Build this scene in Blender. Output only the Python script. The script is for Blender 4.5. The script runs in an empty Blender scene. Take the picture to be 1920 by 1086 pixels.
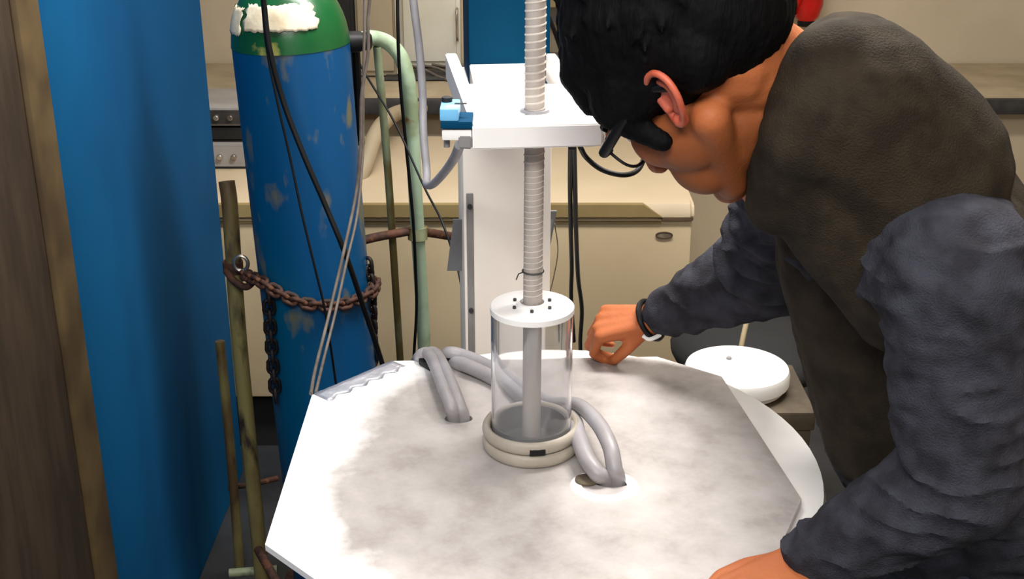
import bpy, bmesh, math, random
from mathutils import Vector, Matrix, noise
random.seed(7)
PI = math.pi
S = bpy.context.scene
C = S.collection
# ---------------------------------------------------------------- camera, light, exposure
F = 2300.0; PITCH = math.radians(21.5); CZ = 1.75
cam = bpy.data.cameras.new('camera'); cam.sensor_width = 36; cam.lens = 36*F/1920
cam.clip_start = .05
co = bpy.data.objects.new('camera', cam); C.objects.link(co)
co.location = (0, 0, CZ); co.rotation_euler = (PI/2-PITCH, 0, 0)
S.camera = co
w = bpy.data.worlds.new('world'); S.world = w; w.use_nodes = True
w.node_tree.nodes['Background'].inputs[0].default_value = (1, .93, .85, 1)
w.node_tree.nodes['Background'].inputs[1].default_value = .30
def area(name, loc, target, sx, sy, power, col=(1, .97, .93)):
    l = bpy.data.lights.new(name, 'AREA'); l.shape = 'RECTANGLE'; l.size = sx; l.size_y = sy
    l.energy = power; l.color = col
    o = bpy.data.objects.new(name, l); C.objects.link(o); o.location = loc
    o.rotation_euler = (Vector(target)-Vector(loc)).to_track_quat('-Z', 'Y').to_euler()
    return o
area('ceiling_and_fill_light', (.32, 1.95, 2.6), (.22, 1.5, .6), 1.2, .35, 60)
area('ceiling_and_fill_light', (-.9, .9, 2.6), (-.6, 1.6, .6), 1.2, .3, 15)
area('ceiling_and_fill_light', (.2, 3.5, 2.62), (.2, 3.6, 0), 1.8, .3, 16, (1, .93, .84))
area('ceiling_and_fill_light', (-.25, -.35, 2.6), (.15, 1.7, 1.1), 1.4, .5, 50)  # front fill added on the camera side to brighten the facing surfaces
S.view_settings.view_transform = 'Standard'; S.view_settings.look = 'None'
S.view_settings.gamma = 1; S.view_settings.use_curve_mapping = False
S.view_settings.exposure = 0.35
try: S.cycles.max_bounces = 8
except Exception: pass

# ---------------------------------------------------------------- helpers
_c, _s = math.cos(PITCH), math.sin(PITCH)
def ray(px, py):
    u = (px-960)/F; v = -(py-543)/F
    return Vector((u, _c+v*_s, -_s+v*_c))
def at(px, py, y):                      # real point at distance y down the room
    d = ray(px, py); return Vector((0, 0, CZ))+d*(y/d.y)
def onz(px, py, z):                     # real point at height z
    d = ray(px, py); return Vector((0, 0, CZ))+d*((z-CZ)/d.z)

def srgb(r, g, b):
    f = lambda c: ((c/255+.055)/1.055)**2.4 if c > 10 else c/255/12.92
    return (f(r), f(g), f(b), 1)
def mat(name, col, rough=.5, metal=0, col2=None, scale=8, lo=.4, hi=.6, bump=0, bscale=None, detail=6, trans=0, ior=1.45, spec=None, col3=None, scale3=3, lo3=.55, hi3=.62, stretch=(1, 1, 1), sss=0, alpha=None, sheen=0):
    m = bpy.data.materials.new(name); m.use_nodes = True
    nt = m.node_tree; N = nt.nodes; L = nt.links; b = N['Principled BSDF']
    b.inputs['Roughness'].default_value = rough; b.inputs['Metallic'].default_value = metal
    b.inputs['Base Color'].default_value = col
    if trans: b.inputs['Transmission Weight'].default_value = trans; b.inputs['IOR'].default_value = ior
    if spec is not None: b.inputs['Specular IOR Level'].default_value = spec
    if sss:
        b.inputs['Subsurface Weight'].default_value = sss; b.inputs['Subsurface Radius'].default_value = (.02, .007, .004)
        b.inputs['Subsurface Scale'].default_value = .6
    if sheen: b.inputs['Sheen Weight'].default_value = sheen
    if alpha is not None: b.inputs['Alpha'].default_value = alpha
    tc = N.new('ShaderNodeTexCoord'); mp = N.new('ShaderNodeMapping'); L.new(tc.outputs['Object'], mp.inputs[0])
    mp.inputs['Scale'].default_value = stretch
    last = None
    def layer(prev, c, sc, l, h, seed):
        n = N.new('ShaderNodeTexNoise'); n.inputs['Scale'].default_value = sc; n.inputs['Detail'].default_value = detail
        n.noise_dimensions = '4D'; n.inputs['W'].default_value = seed
        L.new(mp.outputs[0], n.inputs['Vector'])
        r = N.new('ShaderNodeMapRange'); r.inputs[1].default_value = l; r.inputs[2].default_value = h; r.clamp = True
        L.new(n.outputs['Fac'], r.inputs[0])
        x = N.new('ShaderNodeMix'); x.data_type = 'RGBA'
        L.new(r.outputs[0], x.inputs[0])
        if prev is None: x.inputs[6].default_value = col
        else: L.new(prev, x.inputs[6])
        x.inputs[7].default_value = c
        return x.outputs[2]
    if col2: last = layer(None, col2, scale, lo, hi, 1)
    if col3: last = layer(last, col3, scale3, lo3, hi3, 5)
    if last: L.new(last, b.inputs['Base Color'])
    if bump:
        n = N.new('ShaderNodeTexNoise'); n.inputs['Scale'].default_value = bscale or scale*6; n.inputs['Detail'].default_value = 4
        L.new(mp.outputs[0], n.inputs['Vector'])
        bp = N.new('ShaderNodeBump'); bp.inputs['Strength'].default_value = bump; bp.inputs['Distance'].default_value = .004
        L.new(n.outputs['Fac'], bp.inputs['Height']); L.new(bp.outputs[0], b.inputs['Normal'])
    return m

M = {}
M['wall'] = mat('wall_paint', srgb(205, 190, 165), .8, col2=srgb(190, 175, 150), scale=2, bump=.1)
M['floor'] = mat('dark_floor', srgb(52, 54, 58), .5, col2=srgb(38, 40, 44), scale=5, bump=.15)
M['ceil'] = mat('ceiling_paint', srgb(225, 220, 210), .9, col2=srgb(215, 210, 200), scale=2)
M['cream'] = mat('cream_enamel', srgb(196, 176, 142), .45, col2=srgb(186, 166, 132), scale=3, bump=.04, bscale=300)
M['lid'] = mat('cream_lid', srgb(196, 178, 150), .45, col2=srgb(188, 170, 140), scale=3)
M['olive'] = mat('olive_strip', srgb(148, 128, 84), .55, col2=srgb(134, 114, 72), scale=6)
M['brownline'] = mat('brown_seal', srgb(70, 52, 36), .7, col2=srgb(90, 70, 50), scale=20)
M['white'] = mat('white_paint', srgb(243, 240, 236), .35, col2=srgb(232, 228, 224), scale=4, bump=.03, bscale=200)
M['cabwhite'] = mat('cabinet_white', srgb(222, 218, 204), .5, col2=srgb(205, 200, 182), scale=3)
M['colwhite'] = mat('column_white', srgb(250, 242, 232), .4, col2=srgb(240, 230, 218), scale=5)
M['blue'] = mat('cylinder_blue', srgb(0, 65, 110), .38, col2=srgb(0, 84, 112), scale=2.6, lo=.45, hi=.7,
                col3=srgb(92, 92, 74), scale3=16, lo3=.57, hi3=.66, bump=.12, bscale=26, stretch=(1, 1, .45), spec=.35)
M['green'] = mat('cylinder_green', srgb(8, 64, 28), .3, col2=srgb(14, 76, 36), scale=5, col3=srgb(130, 130, 70), scale3=14, lo3=.66, hi3=.72, bump=.15, bscale=30)
M['label'] = mat('torn_paper', srgb(198, 188, 164), .8, col2=srgb(172, 158, 130), scale=22, lo=.45, hi=.65, bump=.3, bscale=60)
M['bluemetal'] = mat('blue_cover', srgb(0, 62, 94), .7, col2=srgb(0, 57, 88), scale=3, spec=.08)
M['lightblue'] = mat('light_blue_plastic', srgb(120, 190, 232), .4, col2=srgb(105, 176, 222), scale=12)
M['rustgreen'] = mat('rusty_green_paint', srgb(142, 158, 128), .5, col2=srgb(98, 84, 44), scale=9, lo=.40, hi=.54, col3=srgb(64, 36, 20), scale3=16, lo3=.6, hi3=.68, bump=.3, bscale=60, stretch=(1, 1, .4))
M['palegreen'] = mat('pale_green_paint', srgb(160, 182, 156), .45, col2=srgb(128, 142, 112), scale=8, lo=.5, hi=.62, col3=srgb(110, 76, 40), scale3=18, lo3=.66, hi3=.72, bump=.2, bscale=50)
M['rustpole'] = mat('rusty_olive_pole', srgb(116, 108, 64), .6, col2=srgb(78, 58, 30), scale=10, lo=.42, hi=.56, col3=srgb(40, 26, 18), scale3=18, lo3=.55, hi3=.64, bump=.35, bscale=60, stretch=(1, 1, .4))
M['rust'] = mat('rust', srgb(84, 50, 34), .75, metal=.3, col2=srgb(48, 32, 26), scale=30, col3=srgb(130, 84, 56), scale3=40, lo3=.6, hi3=.7, bump=.5, bscale=120)
M['darkrust'] = mat('dark_chain', srgb(44, 36, 34), .55, metal=.6, col2=srgb(24, 22, 24), scale=30, bump=.3, bscale=100)
M['steel'] = mat('steel', srgb(190, 182, 172), .3, metal=.9, col2=srgb(150, 140, 130), scale=20)
M['black'] = mat('black_rubber', srgb(9, 9, 10), .5, col2=srgb(13, 13, 15), scale=20, spec=.25)
M['blackmatte'] = mat('black_matte', srgb(12, 11, 12), .8, col2=srgb(18, 17, 18), scale=10)
M['cord'] = mat('grey_brown_cord', srgb(112, 102, 94), .6, col2=srgb(94, 84, 76), scale=40)
M['greycable'] = mat('grey_cable', srgb(168, 166, 170), .45, col2=srgb(150, 148, 152), scale=20)
M['hose'] = mat('grey_hose', srgb(156, 152, 156), .45, col2=srgb(138, 132, 132), scale=14, bump=.05)
M['hosetan'] = mat('beige_grey_hose', srgb(176, 166, 152), .5, col2=srgb(152, 142, 128), scale=10, bump=.05)
M['greyinner'] = mat('grey_liner', srgb(132, 130, 132), .5, col2=srgb(118, 116, 118), scale=10)
M['rod'] = mat('wrapped_rod', srgb(180, 170, 160), .6, col2=srgb(160, 150, 142), scale=14, bump=.2, bscale=120, stretch=(1, 1, .5))
M['wire'] = mat('rod_cord', srgb(208, 198, 188), .6, col2=srgb(186, 176, 166), scale=30)
M['greyflap'] = mat('grey_flap', srgb(128, 130, 136), .5, col2=srgb(110, 112, 118), scale=8)
M['dark'] = mat('dark_slot', srgb(40, 38, 38), .6, col2=srgb(55, 52, 50), scale=20)
M['midgrey'] = mat('mid_grey', srgb(136, 132, 130), .5, col2=srgb(120, 116, 114), scale=8)
M['instr'] = mat('instrument_grey', srgb(150, 146, 142), .5, col2=srgb(136, 130, 126), scale=8)
M['red'] = mat('red_enamel', srgb(205, 16, 8), .35, col2=srgb(170, 8, 4), scale=5)
M['blueplastic'] = mat('blue_cord', srgb(26, 40, 120), .4, col2=srgb(18, 28, 90), scale=30)
M['cabbrown'] = mat('taupe_cabinet', srgb(164, 150, 124), .6, col2=srgb(150, 136, 110), scale=3)
M['worktop'] = mat('beige_worktop', srgb(176, 160, 132), .5, col2=srgb(158, 142, 116), scale=7)
M['darkwood'] = mat('dark_wood', srgb(60, 46, 32), .6, col2=srgb(44, 32, 20), scale=6, stretch=(6, 6, 1), bump=.2)
M['taupebadge'] = mat('taupe_badge', srgb(122, 106, 88), .5, col2=srgb(100, 86, 72), scale=60)
M['bluewall'] = mat('blue_wall_paint', srgb(6, 82, 128), .8, col2=srgb(6, 70, 114), scale=1.6, bump=.05, spec=.1)
M['brownframe'] = mat('brown_frame', srgb(96, 78, 48), .6, col2=srgb(70, 54, 32), scale=8)
M['skin'] = mat('skin', srgb(178, 102, 60), .55, col2=srgb(164, 88, 50), scale=14, lo=.4, hi=.7, bump=.12, bscale=260, sss=.06, spec=.22)
M['ear'] = mat('ear_skin', srgb(200, 100, 74), .5, col2=srgb(182, 80, 54), scale=30, sss=.15)
M['hair'] = mat('black_hair', (.0022, .002, .0022, 1), .7, col2=(.004, .0036, .004, 1), scale=60, bump=.5, bscale=260, stretch=(1, 1, .2), spec=.08)
M['sweater'] = mat('blue_grey_knit', srgb(60, 60, 68), .9, col2=srgb(44, 43, 48), scale=30, bump=.5, bscale=500, spec=.15)
M['vest'] = mat('olive_grey_knit', srgb(52, 44, 33), .9, col2=srgb(40, 33, 25), scale=30, bump=.5, bscale=500, spec=.15)
M['jeans'] = mat('dark_denim', srgb(44, 50, 64), .9, col2=srgb(34, 38, 50), scale=60, bump=.4, bscale=400)
M['acrylic'] = mat('acrylic', (.97, .97, .98, 1), .03, trans=.94, ior=1.42)
M['glass'] = mat('lens', (1, 1, 1, 1), .0, trans=1, ior=1.12)
M['hole'] = mat('dark_inside', srgb(20, 18, 18), .9)
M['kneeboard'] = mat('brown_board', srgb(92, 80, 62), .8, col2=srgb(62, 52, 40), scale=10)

def link(name, me, m=None, parent=None, smooth=True, loc=None):
    o = bpy.data.objects.new(name, me); C.objects.link(o)
    if m: me.materials.clear(); me.materials.append(m)
    if smooth:
        me.polygons.foreach_set('use_smooth', [True]*len(me.polygons))
        try: me.set_sharp_from_angle(angle=math.radians(40))
        except Exception: pass
    if loc is not None: me.transform(Matrix.Translation(-Vector(loc))); o.location = loc
    if parent is not None:
        p = parent; off = Vector((0, 0, 0))
        while p is not None: off += p.location; p = p.parent
        if loc is None: me.transform(Matrix.Translation(-off))
        else: o.location = Vector(loc)-off
        o.parent = parent
    return o
def obj(name, bm, m=None, parent=None, smooth=True, loc=None):
    bmesh.ops.recalc_face_normals(bm, faces=bm.faces)
    me = bpy.data.meshes.new(name); bm.to_mesh(me); bm.free()
    return link(name, me, m, parent, smooth, loc)
def tag(o, label=None, cat=None, group=None, kind=None):
    if label: o['label'] = label
    if cat: o['category'] = cat
    if group: o['group'] = group
    if kind: o['kind'] = kind
    return o
def thing(name, label, cat, loc=(0, 0, 0), group=None):
    o = bpy.data.objects.new(name, None); C.objects.link(o); o.location = loc; o.empty_display_size = .05
    return tag(o, label, cat, group)
def struct(name, bm, m): return tag(obj(name, bm, m, smooth=False), kind='structure')

def box(bm, c, s, rot=None, bevel=0, taper=None):
    r = bmesh.ops.create_cube(bm, size=1); vs = r['verts']
    for v in vs:
        v.co = Vector((v.co.x*s[0], v.co.y*s[1], v.co.z*s[2]))
        if rot: v.co = rot @ v.co
        v.co += Vector(c)
    if bevel:
        es = list({e for v in vs for e in v.link_edges})
        bmesh.ops.bevel(bm, geom=es, offset=bevel, segments=2, affect='EDGES', profile=.6)
    return bm
def B(c, s, **k): return box(bmesh.new(), c, s, **k)
def tube(bm, pts, r, n=12, closed=False, cap=True, flat=None):
    pts = [Vector(p) for p in pts]; N = len(pts); rings = []
    up = None
    for i, p in enumerate(pts):
        a = pts[(i-1) % N] if (closed or i) else p
        b = pts[(i+1) % N] if (closed or i < N-1) else p
        t = (b-a).normalized()
        if up is None:
            up = Vector((0, 0, 1)) if abs(t.z) < .9 else Vector((1, 0, 0))
        x = t.cross(up).normalized(); up = x.cross(t).normalized()
        rr = r[i] if isinstance(r, (list, tuple)) else r
        fx, fy = flat or (1, 1)
        rings.append([bm.verts.new(p+(x*math.cos(2*PI*k/n)*fx+up*math.sin(2*PI*k/n)*fy)*rr) for k in range(n)])
    for i in range(N if closed else N-1):
        A, Bq = rings[i], rings[(i+1) % N]
        for k in range(n): bm.faces.new((A[k], A[(k+1) % n], Bq[(k+1) % n], Bq[k]))
    if cap and not closed:
        bm.faces.new(rings[0][::-1]); bm.faces.new(rings[-1])
    return bm
def spline(pts, k=8):
    pts = [Vector(p) for p in pts]; out = []
    P = [pts[0]*2-pts[1]]+pts+[pts[-1]*2-pts[-2]]
    for i in range(1, len(P)-2):
        for j in range(k):
            t = j/k; a, b, c, d = P[i-1], P[i], P[i+1], P[i+2]
            out.append(.5*((2*b)+(c-a)*t+(2*a-5*b+4*c-d)*t*t+(3*b-3*c+d-a)*t**3))
    out.append(pts[-1]); return out
def lathe(bm, prof, c, n=48, axis=None, ex=1, ey=1, cap=True):
    R = axis.to_track_quat('Z', 'Y').to_matrix() if axis is not None else Matrix.Identity(3)
    rings = []
    for r, z in prof:
        rings.append([bm.verts.new(Vector(c)+R @ Vector((r*ex*math.cos(2*PI*k/n), r*ey*math.sin(2*PI*k/n), z))) for k in range(n)])
    for a, b in zip(rings, rings[1:]):
        for k in range(n): bm.faces.new((a[k], a[(k+1) % n], b[(k+1) % n], b[k]))
    if cap: bm.faces.new(rings[0][::-1]); bm.faces.new(rings[-1])
    return bm
def ring(bm, prof, c, n=48, axis=None, ex=1, ey=1):       # closed profile turned round
    return_prof = prof+[prof[0]]
    R = axis.to_track_quat('Z', 'Y').to_matrix() if axis is not None else Matrix.Identity(3)
    rings = []
    for r, z in prof:
        rings.append([bm.verts.new(Vector(c)+R @ Vector((r*ex*math.cos(2*PI*k/n), r*ey*math.sin(2*PI*k/n), z))) for k in range(n)])
    m = len(rings)
    for i in range(m):
        a, b = rings[i], rings[(i+1) % m]
        for k in range(n): bm.faces.new((a[k], a[(k+1) % n], b[(k+1) % n], b[k]))
    return bm
class Soup:                                  # a light bag of ball shapes, melted together afterwards
    def __init__(self): self.v = []; self.f = []
_tpl = {}
def _ball_tpl(seg):
    if seg not in _tpl:
        b = bmesh.new(); bmesh.ops.create_uvsphere(b, u_segments=seg, v_segments=seg//2+2, radius=1); b.verts.index_update()
        _tpl[seg] = ([tuple(v.co) for v in b.verts], [[v.index for v in f.verts] for f in b.faces]); b.free()
    return _tpl[seg]
def ball(bm, c, r, R=None, seg=20):
    if isinstance(bm, Soup):
        r = r if isinstance(r, (tuple, list)) else (r, r, r); vs, fs = _ball_tpl(seg); n0 = len(bm.v); cx, cy, cz = c
        if R is None: bm.v += [(x*r[0]+cx, y*r[1]+cy, z*r[2]+cz) for x, y, z in vs]
        else: bm.v += [tuple(R @ Vector((x*r[0], y*r[1], z*r[2]))+Vector(c)) for x, y, z in vs]
        bm.f += [[i+n0 for i in f] for f in fs]; return bm
    q = bmesh.ops.create_uvsphere(bm, u_segments=seg, v_segments=seg//2+2, radius=1)
    r = r if isinstance(r, (tuple, list)) else (r, r, r)
    for v in q['verts']:
        p = Vector((v.co.x*r[0], v.co.y*r[1], v.co.z*r[2]))
        if R is not None: p = R @ p
        v.co = p+Vector(c)
    return bm
def limb(bm, a, b, ra, rb, n=7):            # overlapping balls between two joints: melts into a tapered limb
    a, b = Vector(a), Vector(b); n = max(n, int((b-a).length/(min(ra, rb)*.35)))
    for i in range(n+1):
        t = i/n; ball(bm, a.lerp(b, t), ra+(rb-ra)*t, seg=14)
    return bm
def melt(name, bm, voxel, m, parent=None, smooth=6, disp=None, loc=None, dec=None, fn=None, fac=.5):
    me = bpy.data.meshes.new(name); me.from_pydata(bm.v, [], bm.f)

    t = bpy.data.objects.new('tmp', me); C.objects.link(t)
    r = t.modifiers.new('r', 'REMESH'); r.mode = 'VOXEL'; r.voxel_size = voxel
    s = t.modifiers.new('s', 'SMOOTH'); s.iterations = smooth; s.factor = fac
    dg = bpy.context.evaluated_depsgraph_get(); dg.update()
    new = bpy.data.meshes.new_from_object(t.evaluated_get(dg)); new.name = name
    bpy.data.objects.remove(t); bpy.data.meshes.remove(me)
    if fn:
        new.update(); ns = [v.normal.copy() for v in new.vertices]
        for v, n_ in zip(new.vertices, ns): v.co = fn(v.co, n_)
    return link(name, new, m, parent, True, loc)

# ---------------------------------------------------------------- the room
struct('floor', B((0, 2, -.05), (5.2, 6.4, .1)), M['floor'])
struct('ceiling', B((0, 2, 2.75), (5.2, 6.4, .1)), M['ceil'])
struct('wall_back', B((0, 4.65, 1.35), (5.2, .1, 2.7)), M['wall'])
struct('wall_left', B((-.805, .90, 1.35), (.09, 4.28, 2.7), bevel=.004), M['bluewall'])
struct('wall_rear_left', B((-2.55, 2, 1.35), (.1, 6.4, 2.7)), M['wall'])
d1 = thing('door_1', 'brown', 'x', (-.76, 1.55, 0)); del d1['label']; del d1['category']; d1['kind'] = 'structure'
obj('door_panel', B((-.753, 1.45, 1.02), (.014, .80, 2.02), bevel=.003), M['darkwood'], d1)
obj('door_frame', B((-.749, 1.90, 1.05), (.022, .09, 2.1), bevel=.004), M['brownframe'], d1)

struct('wall_right', B((2.55, 2, 1.35), (.1, 6.4, 2.7)), M['wall'])

# ---------------------------------------------------------------- worktop, cabinets behind
wt = thing('worktop_bench', 'long beige worktop along the back wall with a dark front edge', 'bench', (0, 4.3, 0))
obj('worktop', B((0, 4.295, .84), (4.2, .585, .03), bevel=.004), M['worktop'], wt)
obj('front_edge', B((0, 3.985, .83), (4.2, .03, .05), bevel=.004), M['dark'], wt)
obj('bench_panel', B((0, 4.1, .43), (4.2, .03, .78)), M['lid'], wt)
for x in (-2.05, 2.05): obj('side_panel', B((x, 4.3, .41), (.04, .5, .82)), M['cream'], wt)
c = thing('white_cabinet', 'white cabinet standing on the worktop behind the hanging light grey cable', 'cabinet', at(803, 130, 4.45))
a0, a1 = at(751, 125, 4.45), at(864, 125, 4.45)
zb = max(.857, a0.z); W = a1.x-a0.x; xm = (a0.x+a1.x)/2
obj('cabinet_body', B((xm, 4.53, zb+.35), (W, .14, .7), bevel=.004), M['cabwhite'], c)
dr = obj('cabinet_door', B((xm, 4.452, zb+.35), (W-.03, .018, .66), bevel=.004), M['cabwhite'], c)
obj('door_handle', tube(bmesh.new(), spline([(xm+.1, 4.44, zb+.1), (xm+.1, 4.41, zb+.11), (xm+.1, 4.41, zb+.2), (xm+.1, 4.44, zb+.21)]), .005), M['steel'], dr)
x0, x1 = at(668, 60, 4.35).x, at(744, 60, 4.35).x
c = thing('tall_cabinet', 'tall taupe cabinet standing behind the green hoop of the trolley', 'cabinet', ((x0+x1)/2, 4.45, .86))
obj('cabinet_body', B(((x0+x1)/2, 4.45, 1.55), (x1-x0, .24, 1.38), bevel=.005), M['cabbrown'], c)
obj('cabinet_door', B(((x0+x1)/2, 4.322, 1.55), (x1-x0-.02, .018, 1.34), bevel=.004), M['cabbrown'], c)
obj('edge_strip', B((x1+.004, 4.33, 1.55), (.01, .03, 1.36)), M['lid'], c)
x0, x1 = at(615, 60, 4.3).x, at(664, 60, 4.3).x
c = thing('black_locker', 'narrow black locker between the gas cylinder and the taupe cabinet', 'locker', ((x0+x1)/2, 4.4, .86))
obj('locker_body', B(((x0+x1)/2, 4.4, 1.5), (x1-x0, .2, 1.28), bevel=.004), M['blackmatte'], c)
obj('locker_door', B(((x0+x1)/2, 4.293, 1.5), (x1-x0-.02, .014, 1.24), bevel=.003), M['blackmatte'], c)
# flat dark slab with leads, darkening the worktop before the white cabinet
p = at(820, 165, 4.35)
c = thing('dark_slab', 'flat dark grey tray with loose leads in front of the white cabinet', 'slab', (p.x, 4.36, .857))
obj('slab_body', B((p.x, 4.34, .857+.004), (.36, .16, .008), bevel=.004), M['dark'], c)
for k in range(4):
    obj('lead', tube(bmesh.new(), spline([(p.x-.12+.05*k, 4.41, .885), (p.x-.05+.06*k, 4.35, .88), (p.x+.02+.05*k, 4.28, .862), (p.x+.09+.03*k, 4.2, .862)]), .005, 8), M['cord'], c)
# shelf brackets seen between the blue column and the head
c = thing('wall_shelf', 'dark grey wall shelf between the blue column and the man\'s hair', 'shelf', at(1060, 25, 4.5))
p0 = at(1060, 25, 4.5)
obj('shelf_board', B((p0.x+.05, 4.48, p0.z), (.34, .24, .02)), M['dark'], c)
obj('back_panel', B((p0.x+.05, 4.59, p0.z+.2), (.34, .02, .42)), M['olive'], c)
obj('shelf_panel', B((p0.x+.05, 4.57, p0.z-.22), (.34, .06, .12)), M['midgrey'], c)
tag(obj('black_cable', tube(bmesh.new(), spline([at(1024, 20, 3.9), at(1040, 60, 3.9), at(1062, 120, 3.95), at(1090, 172, 3.98), at(1120, 200, 3.94)]), .007, 8), M['black'], loc=at(1040, 60, 3.9)),
    'thin black cable slanting from blue column past the man\'s forehead', 'cable')
# red canisters
for px, py, r, h, lab in ((1474, 8, .075, .3, 'bright red round-bottomed canister on wall behind the man\'s hair'), (1512, 30, .055, .36, 'dark red canister with black foot beside the bright red one')):
    p = at(px, py, 4.45)
    c = thing('red_canister', lab, 'canister', p, 'red canisters on the back wall')
    bm = lathe(bmesh.new(), [(r*.45, -.02), (r*.8, 0), (r, .04), (r, h), (r*.6, h+.05), (r*.3, h+.07)], p, 28)
    obj('canister_body', bm, M['red'], c)
    obj('foot_ring', lathe(bmesh.new(), [(r*.5, -.035), (r*.55, -.03), (r*.55, -.015), (r*.4, -.01)], p, 24), M['black'], c)
    obj('wall_bracket', B((p.x, 4.53, p.z+.15), (.04, .14, .03)), M['steel'], c)

# ---------------------------------------------------------------- chest freezer
FY = 3.12
fa, fb = at(300, 745, FY), at(1290, 745, FY)
zt = at(700, 377, FY).z; zf = at(700, 408, FY).z; zb = at(700, 745, FY).z
fx0, fx1 = fa.x, at(1290, 560, FY).x; fm = (fx0+fx1)/2; fw = fx1-fx0; FD = .66
fr = thing('chest_freezer', 'long beige chest freezer with olive lid strip standing behind the table', 'freezer', (fm, FY+FD/2, 0))
obj('freezer_body', B((fm, FY+FD/2, (zf+zb)/2), (fw, FD, zf-zb), bevel=.008), M['cream'], fr)
obj('plinth', B((fm, FY+FD/2+.03, zb/2), (fw-.04, FD-.08, zb)), M['blackmatte'], fr)
def freezer_lid():
    bm = bmesh.new(); y0 = FY-.012; y1 = FY+FD
    prof = [(y0, zf+.004), (y0, zt-.03), (y0+.012, zt-.008), (y0+.035, zt), (y1-.02, zt+.012), (y1, zt), (y1, zf+.004)]
    a = [bm.verts.new((fx0, y, z)) for y, z in prof]; b = [bm.verts.new((fx1+.004, y, z)) for y, z in prof]
    for i in range(len(prof)): bm.faces.new((a[i], a[(i+1) % len(prof)], b[(i+1) % len(prof)], b[i]))
    bm.faces.new(a); bm.faces.new(b[::-1])
    bmesh.ops.bevel(bm, geom=[e for e in bm.edges if abs(e.verts[0].co.x-e.verts[1].co.x) < 1e-6 and e.verts[0].co.x > fm and e.verts[0].co.z > zt-.035 or 0], offset=.012, segments=3, affect='EDGES')
    return bm
ld = obj('lid', freezer_lid(), M['lid'], fr)
# olive grip strip with slanted right end
bm = bmesh.new()
sx1 = at(1240, 403, FY).x; sx2 = at(1205, 376, FY).x; zs = at(700, 403, FY).z; zs2 = zt-.004
q = [(fx0, FY-.022, zs), (sx1, FY-.022, zs), (sx2, FY-.022, zs2), (fx0, FY-.022, zs2)]
f0 = [bm.verts.new(v) for v in q]; f1 = [bm.verts.new((x, y+.02, z)) for x, y, z in q]
bm.faces.new(f0); bm.faces.new(f1[::-1])
for i in range(4): bm.faces.new((f0[i], f0[(i+1) % 4], f1[(i+1) % 4], f1[i]))
obj('grip_strip', bm, M['olive'], ld, smooth=False)
obj('corner_seal', B(((sx1+fx1)/2, FY-.008, zf), (fx1-sx1, .012, .009)), M['brownline'], fr)
obj('seam', B(((fx0+sx1)/2, FY-.004, zf-.012), (sx1-fx0, .01, .004)), M['olive'], fr)
bc = at(1245, 440, FY)
bd = obj('badge', lathe(bmesh.new(), [(.018, 0), (.018, .003), (.016, .005)], (bc.x, FY-.001, bc.z), 32, axis=Vector((0, -1, 0)), ex=1.25, ey=.48), M['taupebadge'], fr)
obj('badge_rim', ring(bmesh.new(), [(.0185, .001), (.0185, .007), (.0165, .007), (.0165, .001)], (bc.x, FY-.001, bc.z), 32, axis=Vector((0, -1, 0)), ex=1.25, ey=.48), M['brownline'], bd)
tag(obj('grey_lead', tube(bmesh.new(), spline([at(1015, 302, 3.62)+Vector((0, 0, .0)), at(1080, 322, 3.5), at(1150, 340, 3.4), at(1215, 352, 3.32), at(1262, 362, 3.26)]), .004, 8), M['cord'], loc=at(1080, 322, 3.5)),
    'thin grey lead lying across the freezer lid', 'cable')
# instruments standing on the freezer, left of the gas cylinder
ix0, ix1 = at(330, 300, 3.5).x, at(500, 300, 3.5).x
def zz(py): return at(430, py, 3.42).z
for a, b, mt, lab in ((352, 322, 'blackmatte', 'black instrument lowest in the stack on the freezer'), (319, 266, 'instr', 'silver grey instrument in the middle of the stack on the freezer'),
                      (263, 240, 'blackmatte', 'slim black instrument third up in the stack on freezer'), (237, 201, 'instr', 'thin instrument with sockets topmost of the stack on freezer')):
    z0, z1 = zz(a), zz(b)
    if a == 352: z0 = zt+.0135
    t = thing('instrument', lab, 'instrument', ((ix0+ix1)/2, 3.55, z0), 'instruments stacked on the freezer')
    obj('case', B(((ix0+ix1)/2, 3.55, (z0+z1)/2), (ix1-ix0, .26, z1-z0-.002), bevel=.004), M[mt], t)
    obj('front_panel', B(((ix0+ix1)/2, 3.417, (z0+z1)/2), (ix1-ix0-.02, .008, (z1-z0)*.7)), M['dark' if a == 237 else mt], t)
    for k in range(3):
        if a in (237, 319):
            obj('knob', lathe(bmesh.new(), [(.008, 0), (.008, .012), (.006, .014)], (ix1-.075-.04*k, 3.413, (z0+z1)/2), 16, axis=Vector((0, -1, 0))), M['steel'], t)
tag(obj('blue_cable', tube(bmesh.new(), spline([at(430, 338, 3.38), at(434, 360, 3.36), at(445, 378, 3.34), at(456, 386, 3.34), at(460, 368, 3.35), at(450, 350, 3.37), at(440, 345, 3.38), at(444, 372, 3.34), at(436, 392, 3.3)]), .0055, 8), M['blueplastic'], loc=at(440, 360, 3.38)),
    'dark blue cable looped on the freezer beside the gas cylinder', 'cable')

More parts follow.
